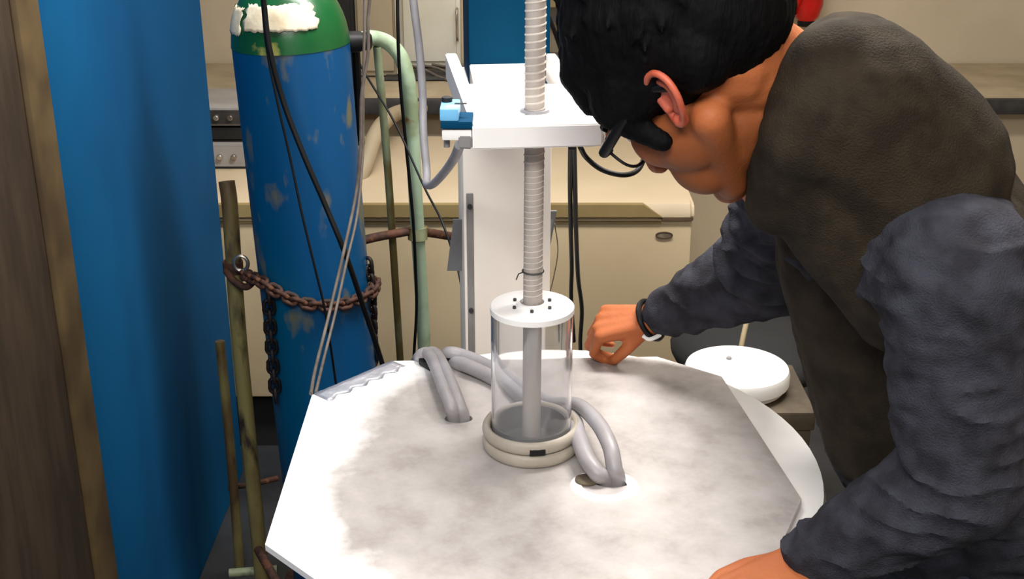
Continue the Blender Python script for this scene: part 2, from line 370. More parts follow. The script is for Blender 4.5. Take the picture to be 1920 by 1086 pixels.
# ---------------------------------------------------------------- gas cylinder (leans a little in its trolley)
CY = 2.36
ctop = at(546, 100, CY-.11); ctop.y = CY; ctop.x -= .019
cbot = at(642, 1010, CY); cbot = Vector((ctop.x+.040, CY+.02, 0.012))
AX = (ctop-cbot).normalized(); H = (ctop-cbot).length; R0 = .112
def gas_cylinder(name, label, base, axis, Hs, R0, tint='blue'):
    t = thing(name, label, 'gas cylinder', base)
    body = obj('body', lathe(bmesh.new(), [(R0*.82, 0), (R0*.95, .012), (R0, .04), (R0, Hs*.5), (R0, Hs)], base, 64, axis), M[tint], t)
    prof = [(R0+.0012, Hs-.002)]
    for k in range(1, 11):
        a = k/10*PI*.42; prof.append((max(.034, R0*math.cos(a)), Hs+.138*math.sin(a)))
    prof += [(.033, Hs+.142), (.032, Hs+.17)]
    obj('shoulder', lathe(bmesh.new(), prof, base, 64, axis), M['green'], t)
    obj('neck_ring', lathe(bmesh.new(), [(.036, Hs+.165), (.038, Hs+.17), (.038, Hs+.19), (.034, Hs+.195)], base, 32, axis), M['green'], t)
    v = obj('valve', lathe(bmesh.new(), [(.016, Hs+.19), (.016, Hs+.23), (.022, Hs+.235), (.022, Hs+.27), (.012, Hs+.28), (.01, Hs+.3)], base, 24, axis), M['steel'], t)
    top = Vector(base)+axis*(Hs+.31)
    obj('hand_wheel', ring(bmesh.new(), [(.03, 0), (.036, .006), (.03, .012), (.004, .008), (.004, .003)], top-axis*.012, 24, axis), M['black'], v)
    return t
gc = gas_cylinder('gas_cylinder', 'blue gas cylinder with green shoulder and torn paper label, chained beside the octagonal table', cbot, AX, H, R0)
# torn label: a thin sheet wrapped round the shoulder
def shoulder_r(h):      # radius of the shoulder at height h above its foot
    a = math.asin(min(1, h/.138)); return R0*max(.0001, math.cos(a))
Rm = AX.to_track_quat('Z', 'Y').to_matrix()
def sheet(name, a0, a1, h0, h1, seed):
    bm = bmesh.new(); na, nh = 30, 8; g = []
    rnd = random.Random(seed)
    e0 = [rnd.uniform(-.002, .002) for _ in range(na+1)]; e1 = [rnd.uniform(-.004, .002) for _ in range(na+1)]
    for i in range(na+1):
        row = []
        for j in range(nh+1):
            lo_ = h0+e0[i]; hi_ = h1+e1[i]; h = lo_+(hi_-lo_)*j/nh
            edge = (rnd.uniform(-.05, .05) if i in (0, na) else 0)
            a = a0+(a1-a0)*i/na+edge; r = shoulder_r(h)+.0028
            row.append(bm.verts.new(Vector(cbot)+Rm @ Vector((r*math.cos(a), r*math.sin(a), H+h))))
        g.append(row)
    for i in range(na):
        for j in range(nh): bm.faces.new((g[i][j], g[i+1][j], g[i+1][j+1], g[i][j+1]))
    o = obj(name, bm, M['label'], gc)
    md = o.modifiers.new('t', 'SOLIDIFY'); md.thickness = .001
    return o
cd = Rm.transposed() @ Vector((-math.sin(math.atan2(ctop.x, ctop.y)), -1, 0)); A0 = math.atan2(cd.y, cd.x)
sheet('paper_label', A0-.86, A0+.52, .040, .086, 3)
sheet('label_scrap', A0-1.5, A0-.98, .030, .078, 5)

# ---------------------------------------------------------------- trolley of green rusty tube
tr = thing('cylinder_trolley', 'pale green rusty tube trolley holding the blue gas cylinder', 'trolley', (-.42, 2.5, 0))
TD = 2.62
hoop = spline([at(672, 78, 2.40), at(688, 72, 2.44), at(705, 72, 2.48), at(730, 82, 2.50), at(752, 108, 2.5), at(765, 150, 2.5), at(771, 210, 2.51), at(777, 330, 2.53), at(784, 450, 2.57), at(795, 640, 2.64), at(806, 900, 2.72)], 8)
hoop[-1].z = .03
obj('hoop_pole', tube(bmesh.new(), hoop, .0155, 14), M['palegreen'], tr)
p0 = at(707, 88, 2.48); p1 = at(728, 330, 2.56); p2 = at(750, 668, 2.68); p3 = p2+(p2-p1).normalized()*.5
p3.z = max(.02, p3.z)
obj('thin_pole', tube(bmesh.new(), spline([p0, p1, p2, p3], 6), .0085, 12), M['rustgreen'], tr)
obj('hand_grip', lathe(bmesh.new(), [(.012, -.03), (.02, -.026), (.021, .0), (.017, .01), (.02, .02), (.012, .026)], at(672, 78, 2.40), 20, Vector((1, .25, 0)).normalized()), M['black'], tr)
obj('cross_bar', tube(bmesh.new(), spline([at(640, 462, 2.50), at(700, 446, 2.53), at(765, 434, 2.56)], 5), .010, 12), M['rust'], tr)
obj('cross_bar', tube(bmesh.new(), spline([at(765, 434, 2.56), at(800, 436, 2.6), at(850, 444, 2.68)], 5), .010, 12), M['rust'], tr)
obj('pole_joint', ring(bmesh.new(), [(.015, -.014), (.022, -.014), (.022, .014), (.015, .014)], at(783, 437, 2.567), 20, Vector((.02, .05, 1)).normalized()), M['rustgreen'], tr)
lp = [at(425, 340, 2.41), at(432, 400, 2.40), at(447, 620, 2.38), at(470, 860, 2.36), at(489, 1060, 2.34), at(494, 1100, 2.33)]
obj('left_pole', tube(bmesh.new(), spline(lp, 6), .0165, 14), M['rustpole'], tr)
lq = [at(412, 640, 2.62), at(428, 800, 2.6), at(440, 940, 2.58), at(450, 1075, 2.55)]
obj('rear_left_pole', tube(bmesh.new(), spline(lq, 6), .0115, 12), M['rustpole'], tr)
obj('lower_bar', tube(bmesh.new(), [at(428, 915, 2.6), at(475, 908, 2.62), at(520, 897, 2.66)], .007, 12), M['rust'], tr)
obj('foot_brace', tube(bmesh.new(), [at(484, 1030, 2.33), at(505, 1068, 2.27), at(520, 1095, 2.22)], .010, 12), M['rust'], tr)
obj('axle', tube(bmesh.new(), [at(430, 1075, 2.34), at(520, 1068, 2.35)], .010, 12), M['rustgreen'], tr)
obj('base_plate', B((-.38, 2.36, .008), (.34, .36, .008), bevel=.002), M['rust'], tr)
obj('hose_bracket', ring(bmesh.new(), [(.0155, -.012), (.021, -.012), (.021, .012), (.0155, .012)], at(437, 500, 2.392), 20, Vector((.02, 0, 1))), M['rust'], tr)

# ---------------------------------------------------------------- chains: every link a part
def link_mesh(name, r, L, W):
    bm = bmesh.new(); pts = []
    for k in range(14):
        a = 2*PI*k/14; x = math.cos(a)*W/2; z = math.sin(a)*W/2+(L-W)/2*(1 if math.sin(a) >= 0 else -1)
        pts.append((x, 0, z))
    tube(bm, pts, r, 7, closed=True)
    me = bpy.data.meshes.new(name); bm.to_mesh(me); bm.free()
    me.polygons.foreach_set('use_smooth', [True]*len(me.polygons)); return me
def chain(name, label, pts, r, L, W, m, twist=0, outward=None):
    t = thing(name, label, 'chain', pts[len(pts)//2])
    me = link_mesh('link', r, L, W); me.materials.append(M[m])
    P = spline(pts, 20); step = L-2*r*1.25; d = 0; last = P[0]; i = 0; acc = [P[0]]
    tot = 0; cum = [0]
    for a, b in zip(P, P[1:]): tot += (b-a).length; cum.append(tot)
    n = int(tot/step)
    def pos(s):
        for q in range(len(cum)-1):
            if cum[q+1] >= s: return P[q].lerp(P[q+1], (s-cum[q])/max(1e-9, cum[q+1]-cum[q]))
        return P[-1]
    for k in range(n):
        a, b = pos(k*step), pos((k+1)*step); tdir = (b-a).normalized(); mid = (a+b)/2
        ref = outward(mid) if outward else Vector((0, -1, 0))
        x = tdir.cross(ref).normalized(); y = tdir.cross(x)
        R = Matrix((x, y, tdir)).transposed()
        R = R @ Matrix.Rotation((PI/2 if k % 2 else 0)+twist, 3, 'Z')
        o = bpy.data.objects.new('link', me); C.objects.link(o); o.parent = t
        o.location = mid-t.location; o.rotation_euler = R.to_euler()
    return t
def axp(z): return cbot+(ctop-cbot)*((z-cbot.z)/(ctop.z-cbot.z))
cz = at(600, 570, 2.24).z
def oncyl(px, py, off=.011):
    # meets the cylinder's skin in front
    d = ray(px, py); o = Vector((0, 0, CZ)); best = None
    lo_, hi_ = 1.8, 3.0
    R = R0+off
    for k in range(600):
        s = lo_+(hi_-lo_)*k/600; p = o+d*(s/d.y); q = axp(p.z)
        if (Vector((p.x, p.y))-Vector((q.x, q.y))).length < R: return p
    q = axp((o+d*(2.36/d.y)).z); p = o+d*(q.y/d.y); return p
pts = [at(452, 512, 2.36), oncyl(490, 528, .014), oncyl(520, 548, .014), oncyl(560, 566, .014), oncyl(600, 573, .014), oncyl(640, 571, .014), oncyl(675, 560, .014), at(700, 545, 2.33), at(706, 520, 2.42)]
chain('restraint_chain', 'rusty brown chain sagging across the front of the blue gas cylinder', pts, .0046, .030, .020, 'rust', twist=PI/4, outward=lambda p: Vector((p.x-axp(p.z).x, p.y-axp(p.z).y, 0)).normalized())
chain('chain_tail', 'dark chain end hanging straight down left of the cylinder\'s middle', [oncyl(503, 548, .016), oncyl(507, 620, .014), oncyl(513, 700, .014), oncyl(519, 766, .014)], .0042, .033, .020, 'darkrust', twist=PI/5, outward=lambda p: Vector((p.x-axp(p.z).x, p.y-axp(p.z).y, 0)).normalized())
chain('chain_tail', 'dark chain end hanging at the right edge of the blue gas cylinder', [at(690, 488, 2.36), at(697, 560, 2.36), at(699, 620, 2.37), at(701, 684, 2.38)], .0042, .028, .019, 'darkrust', twist=PI/5)
sh = thing('chain_hook', 'rusty hook with bright ring joining the chain to the left pole', 'hook', at(450, 500, 2.37))
obj('hook_arm', tube(bmesh.new(), spline([at(424, 508, 2.37), at(440, 528, 2.345), at(462, 538, 2.33), at(482, 520, 2.33)], 6), [.0075]*19, 10), M['rust'], sh)
obj('ring', tube(bmesh.new(), [at(452, 494, 2.345)+Vector((math.cos(a)*.014, 0, math.sin(a)*.016)) for a in [2*PI*k/20 for k in range(20)]], .004, 8, closed=True), M['steel'], sh)
obj('nut', lathe(bmesh.new(), [(.012, -.008), (.012, .008)], at(466, 518, 2.335), 6, Vector((1, 0, .3)).normalized()), M['rust'], sh)

# ---------------------------------------------------------------- cables by the cylinder
def cable(name, label, pts, r, m, k=8, cat='cable', n=10):
    o = obj(name, tube(bmesh.new(), spline(pts, k), r, n), M[m], loc=tuple(Vector(pts[len(pts)//2])))
    return tag(o, label, cat)
Y1 = 2.19
cable('thick_black_cable', 'thick black cable running diagonally down across the blue gas cylinder', [at(488, -40, 2.15), at(494, 0, 2.17), at(505, 90, 2.17), at(531, 190, 2.17), at(569, 290, 2.16), at(610, 385, 2.15), at(649, 480, 2.14), at(683, 580, 2.18), at(716, 680, 2.26), at(735, 760, 2.3)], .0052, 'black')
cable('thin_black_cable', 'thin black cable hanging across the blue cylinder left of the thick one', [at(485, -40, 2.16), at(491, 0, 2.18), at(500, 90, 2.19), at(520, 190, 2.19), at(545, 300, 2.19), at(566, 400, 2.18), at(590, 500, 2.17), at(609, 580, 2.17), at(620, 650, 2.18), at(630, 720, 2.2)], .0024, 'black')
cable('hanging_cable', 'grey brown cord hanging from above past the trolley grip to the table corner', [at(696, -30, 2.1), at(690, 40, 2.1), at(690, 100, 2.1), at(678, 180, 2.1), at(676, 270, 2.1), at(668, 360, 2.1), at(645, 470, 2.06), at(617, 590, 2.0), at(592, 690, 1.85), at(583, 738, 1.66)], .003, 'cord')
cable('hanging_cable', 'second grey brown cord beside the first, ending at the table corner', [at(684, -30, 2.16), at(683, 60, 2.16), at(681, 180, 2.16), at(680, 290, 2.16), at(670, 400, 2.12), at(650, 490, 2.06), at(628, 590, 2.0), at(608, 670, 1.9), at(592, 737, 1.68)], .0026, 'cord')
cable('black_power_lead', 'black lead running down along the green hoop of the trolley', [at(745, -30, 2.4), at(746, 60, 2.4), at(750, 150, 2.42), at(758, 240, 2.45), at(768, 340, 2.48), at(775, 420, 2.5), at(779, 500, 2.53), at(781, 580, 2.56), at(776, 668, 2.6), at(772, 760, 2.66)], .0035, 'black')
cable('slanting_black_lead', 'thin black lead slanting from the trolley grip down to the white column', [at(664, 90, 2.52), at(680, 130, 2.48), at(740, 230, 2.38), at(795, 350, 2.24), at(826, 410, 2.1), at(848, 470, 2.06), at(862, 520, 2.02), at(868, 570, 1.98), at(872, 620, 1.96)], .0022, 'black')
cable('black_strap', 'black strap hanging behind the cylinder\'s right edge from the grip', [at(666, 84, 2.42), at(669, 140, 2.44), at(671, 200, 2.46), at(676, 270, 2.48)], .009, 'black', n=8)
cable('grey_cable', 'thick light grey cable hanging from above and looping to the blue sensor box', [at(772, -40, 1.9), at(776, 10, 1.9), at(786, 90, 1.9), at(792, 170, 1.9), at(794, 250, 1.88), at(800, 320, 1.85), at(800, 345, 1.8), at(812, 345, 1.72), at(834, 322, 1.62), at(852, 296, 1.5), at(862, 272, 1.42)], .0062, 'greycable', n=12)
cable('grey_duct', 'beige grey flexible duct arching from the freezer lid behind the green trolley poles', [at(660, 372, 3.30)+Vector((0, 0, .025)), at(684, 310, 3.36), at(700, 262, 3.45), at(718, 232, 3.6), at(745, 212, 3.8), at(790, 203, 3.95)+Vector((0, 0, .0))], .024, 'cabbrown', n=14)
for a, lab in ((1071, 'left black cable of the pair hanging behind the wrapped rod'), (1078, 'right black cable of the pair hanging down to the tank rim')):
    if a == 1071: pts = [at(1070, 276, 1.5), at(1069, 340, 1.62), at(1070, 420, 1.72), at(1072, 500, 1.8), at(1071, 560, 1.84), at(1076, 640, 1.9)]
    else: pts = [at(1076, 276, 1.5), at(1078, 340, 1.62), at(1080, 430, 1.72), at(1084, 520, 1.8), at(1091, 580, 1.84), at(1088, 640, 1.87), at(1090, 690, 1.92)]
    cable('black_cable', lab, pts, .0034, 'black')
cable('black_loop_cable', 'black cable looping from the white frame under the man\'s glasses', [at(1088, 276, 1.48), at(1100, 296, 1.5), at(1128, 318, 1.5), at(1165, 328, 1.5), at(1192, 322, 1.52), at(1206, 302, 1.55), at(1212, 280, 1.6), at(1222, 250, 1.7), at(1250, 200, 1.8)], .0034, 'black')
cable('thin_grey_wire', 'thin grey wire hanging from the right flap of the column', [at(1040, 420, 1.9), at(1046, 470, 1.92), at(1038, 520, 1.94), at(1028, 560, 1.94)], .001, 'cord')

# ---------------------------------------------------------------- white tank with octagonal plate
TZ = .98
tc = Vector((.062, 1.39, 0)); EX, EY = .335, .352
tk = thing('round_tank', 'large white round tank under the octagonal metal plate', 'tank', (tc.x, tc.y, 0))
obj('tank_wall', ring(bmesh.new(), [(.90, .05), (.93, .04), (.955, .4), (.955, TZ-.07), (.90, TZ-.07)], tc, 72, ex=EX, ey=EY), M['white'], tk)
obj('rim', ring(bmesh.new(), [(.60, TZ-.04), (.965, TZ-.065), (.995, TZ-.055), (1.0, TZ-.03), (.985, TZ-.014), (.60, TZ-.0095)], tc, 72, ex=EX, ey=EY), M['white'], tk)
obj('tank_floor', lathe(bmesh.new(), [(.93, .0), (.93, .05)], tc, 48, ex=EX, ey=EY), M['dark'], tk)
def z(px, py): p = onz(px, py, TZ); return (p.x, p.y)
pa, pb, pc_ = Vector(z(585, 741)), Vector(z(497, 1021)), Vector(z(580, 1079))
front_y = .93
pfl = pb+(pc_-pb)*((front_y-pb.y)/(pc_.y-pb.y))
pe = Vector(z(1503, 936)); pf = Vector(z(1353, 706)); pg = Vector(z(1232, 669)); pa2 = Vector(z(735, 677))
pfr = Vector((.19, front_y))
outline = [pa, pb, pfl, pfr, pe, pf, pg, pa2]
h1 = Vector(z(860, 785)); h2 = Vector(z(1147, 902))
def plate_bm():
    bm = bmesh.new(); th = .008
    def loop(pts, zz): 
        vs = [bm.verts.new((p[0], p[1], zz)) for p in pts]
        es = [bm.edges.new((vs[i], vs[(i+1) % len(vs)])) for i in range(len(vs))]; return vs, es
    holes = [[(c_[0]+math.cos(2*PI*k/28)*rx, c_[1]+math.sin(2*PI*k/28)*ry) for k in range(28)] for c_, rx, ry in ((h1, .019, .0135), (h2, .023, .016))]
    tops = []
    for zz in (TZ, TZ-th):
        L = [loop(outline, zz)]+[loop(h, zz) for h in holes]
        bmesh.ops.triangle_fill(bm, edges=[e for _, es in L for e in es], use_beauty=True, use_dissolve=False)
        tops.append([v for v, _ in L])
    for A, Bq in zip(*tops):
        for i in range(len(A)): bm.faces.new((A[i], A[(i+1) % len(A)], Bq[(i+1) % len(A)], Bq[i]))
    return bm
def plate_mat():
    m = mat('scuffed_aluminium', srgb(236, 233, 230), .38, bump=.02, bscale=40)
    nt = m.node_tree; N = nt.nodes; L = nt.links; b = N['Principled BSDF']
    b.inputs['Metallic'].default_value = .2
    tc_ = N.new('ShaderNodeTexCoord')
    # stained oval in the middle with a ragged edge
    mp = N.new('ShaderNodeMapping'); L.new(tc_.outputs['Object'], mp.inputs[0])
    mp.inputs['Location'].default_value = (-.035/.325, -.04/.37, 0); mp.inputs['Scale'].default_value = (1/.325, 1/.37, 0)
    ln = N.new('ShaderNodeVectorMath'); ln.operation = 'LENGTH'; L.new(mp.outputs[0], ln.inputs[0])
    n1 = N.new('ShaderNodeTexNoise'); n1.inputs['Scale'].default_value = 6; n1.inputs['Detail'].default_value = 8; n1.inputs['Roughness'].default_value = .6; L.new(tc_.outputs['Object'], n1.inputs[0])
    ad = N.new('ShaderNodeMath'); ad.operation = 'MULTIPLY_ADD'; ad.inputs[1].default_value = .7; L.new(n1.outputs['Fac'], ad.inputs[0]); L.new(ln.outputs['Value'], ad.inputs[2])
    mr = N.new('ShaderNodeMapRange'); mr.inputs[1].default_value = 1.24; mr.inputs[2].default_value = 1.40; mr.inputs[3].default_value = 1; mr.inputs[4].default_value = 0; L.new(ad.outputs[0], mr.inputs[0])
    n2 = N.new('ShaderNodeTexNoise'); n2.inputs['Scale'].default_value = 14; n2.inputs['Detail'].default_value = 10; n2.inputs['Roughness'].default_value = .65; L.new(tc_.outputs['Object'], n2.inputs[0])
    cr = N.new('ShaderNodeValToRGB'); e = cr.color_ramp.elements
    e[0].position = .34; e[0].color = srgb(152, 144, 140); e[1].position = .66; e[1].color = srgb(184, 177, 174)
    q = cr.color_ramp.elements.new(.49); q.color = srgb(170, 163, 159)
    L.new(n2.outputs['Fac'], cr.inputs[0])
    mx = N.new('ShaderNodeMix'); mx.data_type = 'RGBA'; mx.inputs[6].default_value = srgb(248, 246, 245)
    L.new(mr.outputs[0], mx.inputs[0]); L.new(cr.outputs[0], mx.inputs[7]); L.new(mx.outputs[2], b.inputs['Base Color'])
    rr = N.new('ShaderNodeMapRange'); rr.inputs[3].default_value = .3; rr.inputs[4].default_value = .42; L.new(mr.outputs[0], rr.inputs[0]); L.new(rr.outputs[0], b.inputs['Roughness'])
    return m
M['plate'] = plate_mat()
PC = Vector((.06, 1.31, TZ-.008))
pl = obj('octagonal_plate', plate_bm(), M['plate'], smooth=False, loc=PC)
tag(pl, 'scuffed pale aluminium octagonal plate lying on the white round tank', 'table top')
ps = thing('foil_strip', 'crumpled silver foil tape along the plate\'s back left edge', 'tape', (pa.x+.08, pa.y+.05, TZ))
def strip(a, b, wd, zo):
    bm = bmesh.new(); a = Vector(a); b = Vector(b); n = 24; d = (b-a).normalized(); nn = Vector((d.y, -d.x)); g = []
    for i in range(n+1):
        row = []
        for j in range(5):
            p = a.lerp(b, i/n)+nn*(j/4*wd*(1+.15*math.sin(i*1.3)))
            row.append(bm.verts.new((p.x, p.y, TZ+zo+.0012*abs(noise.noise(Vector((p.x*60, p.y*60, 1)))))))
        g.append(row)
    for i in range(n):
        for j in range(4): bm.faces.new((g[i][j], g[i+1][j], g[i+1][j+1], g[i][j+1]))
    return bm
M['foil'] = mat('silver_foil', srgb(196, 196, 206), .32, metal=.55, col2=srgb(160, 166, 178), scale=18, bump=.3, bscale=60)
bm_ = strip(pa+(pa2-pa)*.02, pa2, .030, .0008)
o = obj('foil', bm_, M['foil'], ps); md = o.modifiers.new('t', 'SOLIDIFY'); md.thickness = .0006
ws = obj('washer_disc', ring(bmesh.new(), [(.66, 0), (1, 0), (.97, .0018), (.66, .0018)], (h2.x-.010, h2.y-.012, TZ), 48, ex=.042, ey=.036), M['white'], loc=(h2.x-.01, h2.y-.012, TZ))
tag(ws, 'white round washer disc around the right hole in the plate', 'washer')

# hoses threaded through the plate
def hose(name, label, pts, r, m='hose', flat=None):
    return tag(obj(name, tube(bmesh.new(), spline(pts, 10), r, 14, flat=flat), M[m], loc=tuple(Vector(pts[-1])-Vector((0, 0, .0)))), label, 'hose', 'grey hoses through the plate')
def Z(px, py, h): return onz(px, py, TZ+h)
def tail(px, py): p = Z(px, py, 0); return [p+Vector((-.01, .080, -.15)), p+Vector((-.006, .062, -.05))]
hb = Vector((h1.x, h1.y, TZ))
hose('grey_hose', 'left strand of grey hose arching from the plate\'s back edge into the left hole', tail(778, 672)+[Z(788, 668, .008), Z(803, 664, .018), Z(818, 690, .03), Z(832, 728, .03), Z(846, 764, .018), hb+Vector((-.006, 0, -.004)), hb+Vector((-.005, 0, -.08))], .0092)
hose('grey_hose', 'right strand of grey hose arching from the plate\'s back edge into the left hole', tail(795, 668)+[Z(803, 664, .010), Z(818, 664, .02), Z(836, 696, .034), Z(851, 732, .03), Z(863, 764, .016), hb+Vector((.007, .001, -.004)), hb+Vector((.007, 0, -.08))], .0086)
h2v = Vector((h2.x, h2.y, TZ))
hose('grey_hose', 'long grey hose curving behind the clear tube and arching into the right hole', tail(826, 668)+[Z(838, 664, .010), Z(870, 668, .012), Z(920, 690, .012), Z(980, 728, .012), Z(1035, 756, .014), Z(1082, 760, .030), Z(1118, 790, .040), Z(1143, 835, .036), Z(1152, 878, .018), h2v+Vector((.0075, 0, -.004)), h2v+Vector((.007, 0, -.08))], .0102)
hose('grey_hose', 'flatter grey hose from the clear tube\'s right side down into the right hole', tail(840, 676)+[Z(860, 682, .008), Z(930, 712, .009), Z(1000, 758, .009), Z(1055, 775, .012), Z(1076, 790, .022), Z(1085, 822, .026), Z(1099, 858, .022), Z(1119, 888, .013), h2v+Vector((-.0075, 0, -.003)), h2v+Vector((-.007, 0, -.08))], .0108)
for px, py, a, lab in ((802, 682, .9, 'black rubber clip under the left grey hose at plate edge'), (846, 674, .5, 'black rubber clip under the long grey hose behind the plate')):
    p = Z(px, py, .006)
    tag(obj('rubber_clip', B(p, (.030, .014, .011), rot=Matrix.Rotation(-a, 3, 'Z'), bevel=.003), M['black'], loc=p), lab, 'clip')
p = Z(1100, 897, .005)  # thin brownish disc laid on the plate as a dark mark
tag(obj('brown_patch', lathe(bmesh.new(), [(.011, -.005), (.013, -.003), (.013, -.001), (.010, .0005)], p, 24, ex=1.1), M['kneeboard'], loc=p), 'small brownish grey plug left of the right hole', 'patch')

# ---------------------------------------------------------------- clear acrylic tube with lid and hoses round its foot
AC = onz(996, 836, TZ); AY = AC.y
ztop = at(998, 578, AY).z; AR = .0512
ac = thing('acrylic_tube', 'clear acrylic tube with white ring lid standing in the plate\'s middle', 'tube', AC)
obj('tube_wall', ring(bmesh.new(), [(AR-.003, TZ+.001), (AR, TZ+.001), (AR, ztop-.004), (AR-.003, ztop-.004)], (AC.x, AC.y, 0), 72), M['acrylic'], ac)
ldd = obj('lid_ring', ring(bmesh.new(), [(.0165, ztop-.004), (AR+.001, ztop-.004), (AR+.001, ztop+.003), (AR-.0005, ztop+.0045), (.0165, ztop+.0045)], (AC.x, AC.y, 0), 72), M['white'], ac)
obj('lid_collar', ring(bmesh.new(), [(.0152, ztop+.004), (.020, ztop+.004), (.0195, ztop+.009), (.0152, ztop+.009)], (AC.x, AC.y, 0), 40), M['white'], ldd)
for k in range(6):
    a = .5+k*PI/3
    obj('screw', lathe(bmesh.new(), [(.0022, 0), (.0022, .003), (.0012, .0036)], (AC.x+.025*math.cos(a), AC.y+.025*math.sin(a), ztop+.0045), 10), M['dark'], ldd)
obj('liner', ring(bmesh.new(), [(AR-.006, TZ+.002), (AR-.0034, TZ+.002), (AR-.0034, TZ+.036), (AR-.006, TZ+.036)], (AC.x, AC.y, 0), 64), M['greyinner'], ac)
obj('liner_floor', lathe(bmesh.new(), [(AR-.0062, TZ+.001), (AR-.0062, TZ+.004)], (AC.x, AC.y, 0), 48), M['greyinner'], ac)
for k, (zz_, lab, mm) in enumerate(((.0095, 'beige grey hose ring lowest around the clear tube\'s foot', 'hosetan'), (.0275, 'beige grey hose ring above the lower one on the clear tube', 'hosetan'))):
    pts = [(AC.x+math.cos(a)*(AR+.0065), AC.y+math.sin(a)*(AR+.0065), TZ+zz_+.001*math.sin(a+k)) for a in [2*PI*i/48 for i in range(48)]]
    t = thing('hose_ring', lab, 'hose', (AC.x, AC.y, TZ+zz_), 'hose rings round the clear tube')
    obj('ring_tube', tube(bmesh.new(), pts, .0088, 12, closed=True, flat=(.62, 1)), M[mm], t)
    if k: obj('black_tape', tube(bmesh.new(), [(AC.x+math.cos(a)*(AR+.0066), AC.y+math.sin(a)*(AR+.0066), TZ+zz_-.003) for a in (-1.62, -1.53, -1.44, -1.36, -1.30)], .0078, 12, flat=(.78, .9)), M['black'], t)

# ---------------------------------------------------------------- wrapped rod
RX, RY = AC.x, AC.y; RR = .0117
rx_top = at(1003, 200, RY).x
rd = thing('wrapped_rod', 'grey rod wound with pale cord, passing through white frame and clear tube', 'rod', (RX, RY, TZ+.01))
def rp(z_): t = (z_-TZ)/.5; return Vector((RX+(rx_top-RX)*t, RY, z_))
obj('rod', tube(bmesh.new(), [rp(TZ+.006), rp(TZ+.2), rp(1.80)], RR, 32), M['rod'], rd)
def helix(z0, z1, pitch, r, R, nm, mm):
    pts = []; n = int((z1-z0)/pitch*16)
    for i in range(n+1):
        a = 2*PI*i/16; p = rp(z0+(z1-z0)*i/n); pts.append(p+Vector((math.cos(a)*R, math.sin(a)*R, 0)))
    return obj(nm, tube(bmesh.new(), pts, r, 6), M[mm], rd)
zA = at(1003, 280, RY).z; zB = at(1003, 575, RY).z
helix(zA-.02, 1.80, .0088, .0016, RR-.0006, 'thick_cord_winding', 'wire')
helix(zB+.012, zA-.02, .0072, .0006, RR, 'thin_cord_winding', 'wire')
pk = at(1003, 508, RY)
obj('tie_wire', tube(bmesh.new(), [rp(pk.z)+Vector((math.cos(a)*(RR+.0012), math.sin(a)*(RR+.0012), 0)) for a in [2*PI*k/20 for k in range(20)]], .0011, 6, closed=True), M['dark'], rd)
obj('tie_tail', tube(bmesh.new(), [rp(pk.z)+Vector((-RR, -.004, 0)), rp(pk.z)+Vector((-RR-.006, -.008, -.001)), rp(pk.z)+Vector((-RR-.009, -.01, -.008))], .0008, 6), M['dark'], rd)

# ---------------------------------------------------------------- column with white clamp frame
YAW = math.radians(5.5)
Rz = Matrix.Rotation(YAW, 3, 'Z')
CO = at(945, 400, 1.83); CO = Vector((CO.x-.002, 1.90, 0))
st = thing('lifting_column', 'white and blue lifting column carrying a white clamp frame round the rod', 'column', CO)
def lb(c_, s_, bevel=.002): return B(CO+Rz @ Vector(c_), s_, rot=Rz, bevel=bevel)
zsplit = 1.36
CWd = .137
obj('base_plate', lb((0, .0, .012), (.30, .20, .024)), M['midgrey'], st)
col = obj('white_column', lb((0, .0, (zsplit+.024)/2), (CWd, .15, zsplit-.024), .003), M['colwhite'], st)
sz0, sz1 = at(878, 660, 1.85).z-.2, at(878, 352, 1.85).z
obj('slot', lb((-CWd/2+.010, -.0755, (sz0+sz1)/2), (.011, .004, sz1-sz0), .001), M['midgrey'], col)
obj('slot_bolt', lathe(bmesh.new(), [(.004, 0), (.004, .004)], CO+Rz @ Vector((-CWd/2+.010, -.0785, sz1-.02)), 12, Vector((0, -1, 0))), M['dark'], col)
obj('slot_bolt', lathe(bmesh.new(), [(.004, 0), (.004, .004)], CO+Rz @ Vector((-CWd/2+.010, -.0785, at(878, 580, 1.82).z)), 12, Vector((0, -1, 0))), M['dark'], col)
bx0 = at(868, 100, 1.83).x; bx1 = at(1026, 100, 1.83).x
bl = obj('blue_cover', lb(((bx0+bx1)/2-CO.x, .0, (zsplit+2.2)/2), ((bx1-bx0)*.97, .14, 2.2-zsplit), .004), M['bluemetal'], st)
# side flaps
def flap(sgn, px0, px1, y0, y1, yy):
    bm = bmesh.new(); a, b, c_, d_ = at(px0[0], y0, yy), at(px0[1], y0, yy+.02), at(px1[1], y1, yy+.03), at(px1[0], y1, yy)
    t_ = Vector((0, .004, 0))
    f0 = [bm.verts.new(v) for v in (a, b, c_, d_)]; f1 = [bm.verts.new(v+t_) for v in (a, b, c_, d_)]
    bm.faces.new(f0); bm.faces.new(f1[::-1])
    for i in range(4): bm.faces.new((f0[i], f0[(i+1) % 4], f1[(i+1) % 4], f1[i]))
    return obj('side_flap', bm, M['greyflap'], st, smooth=False)
flap(-1, (850, 866), (838, 866), 412, 508, 1.84)
flap(1, (1022, 1044), (1020, 1030), 396, 472, 1.86)
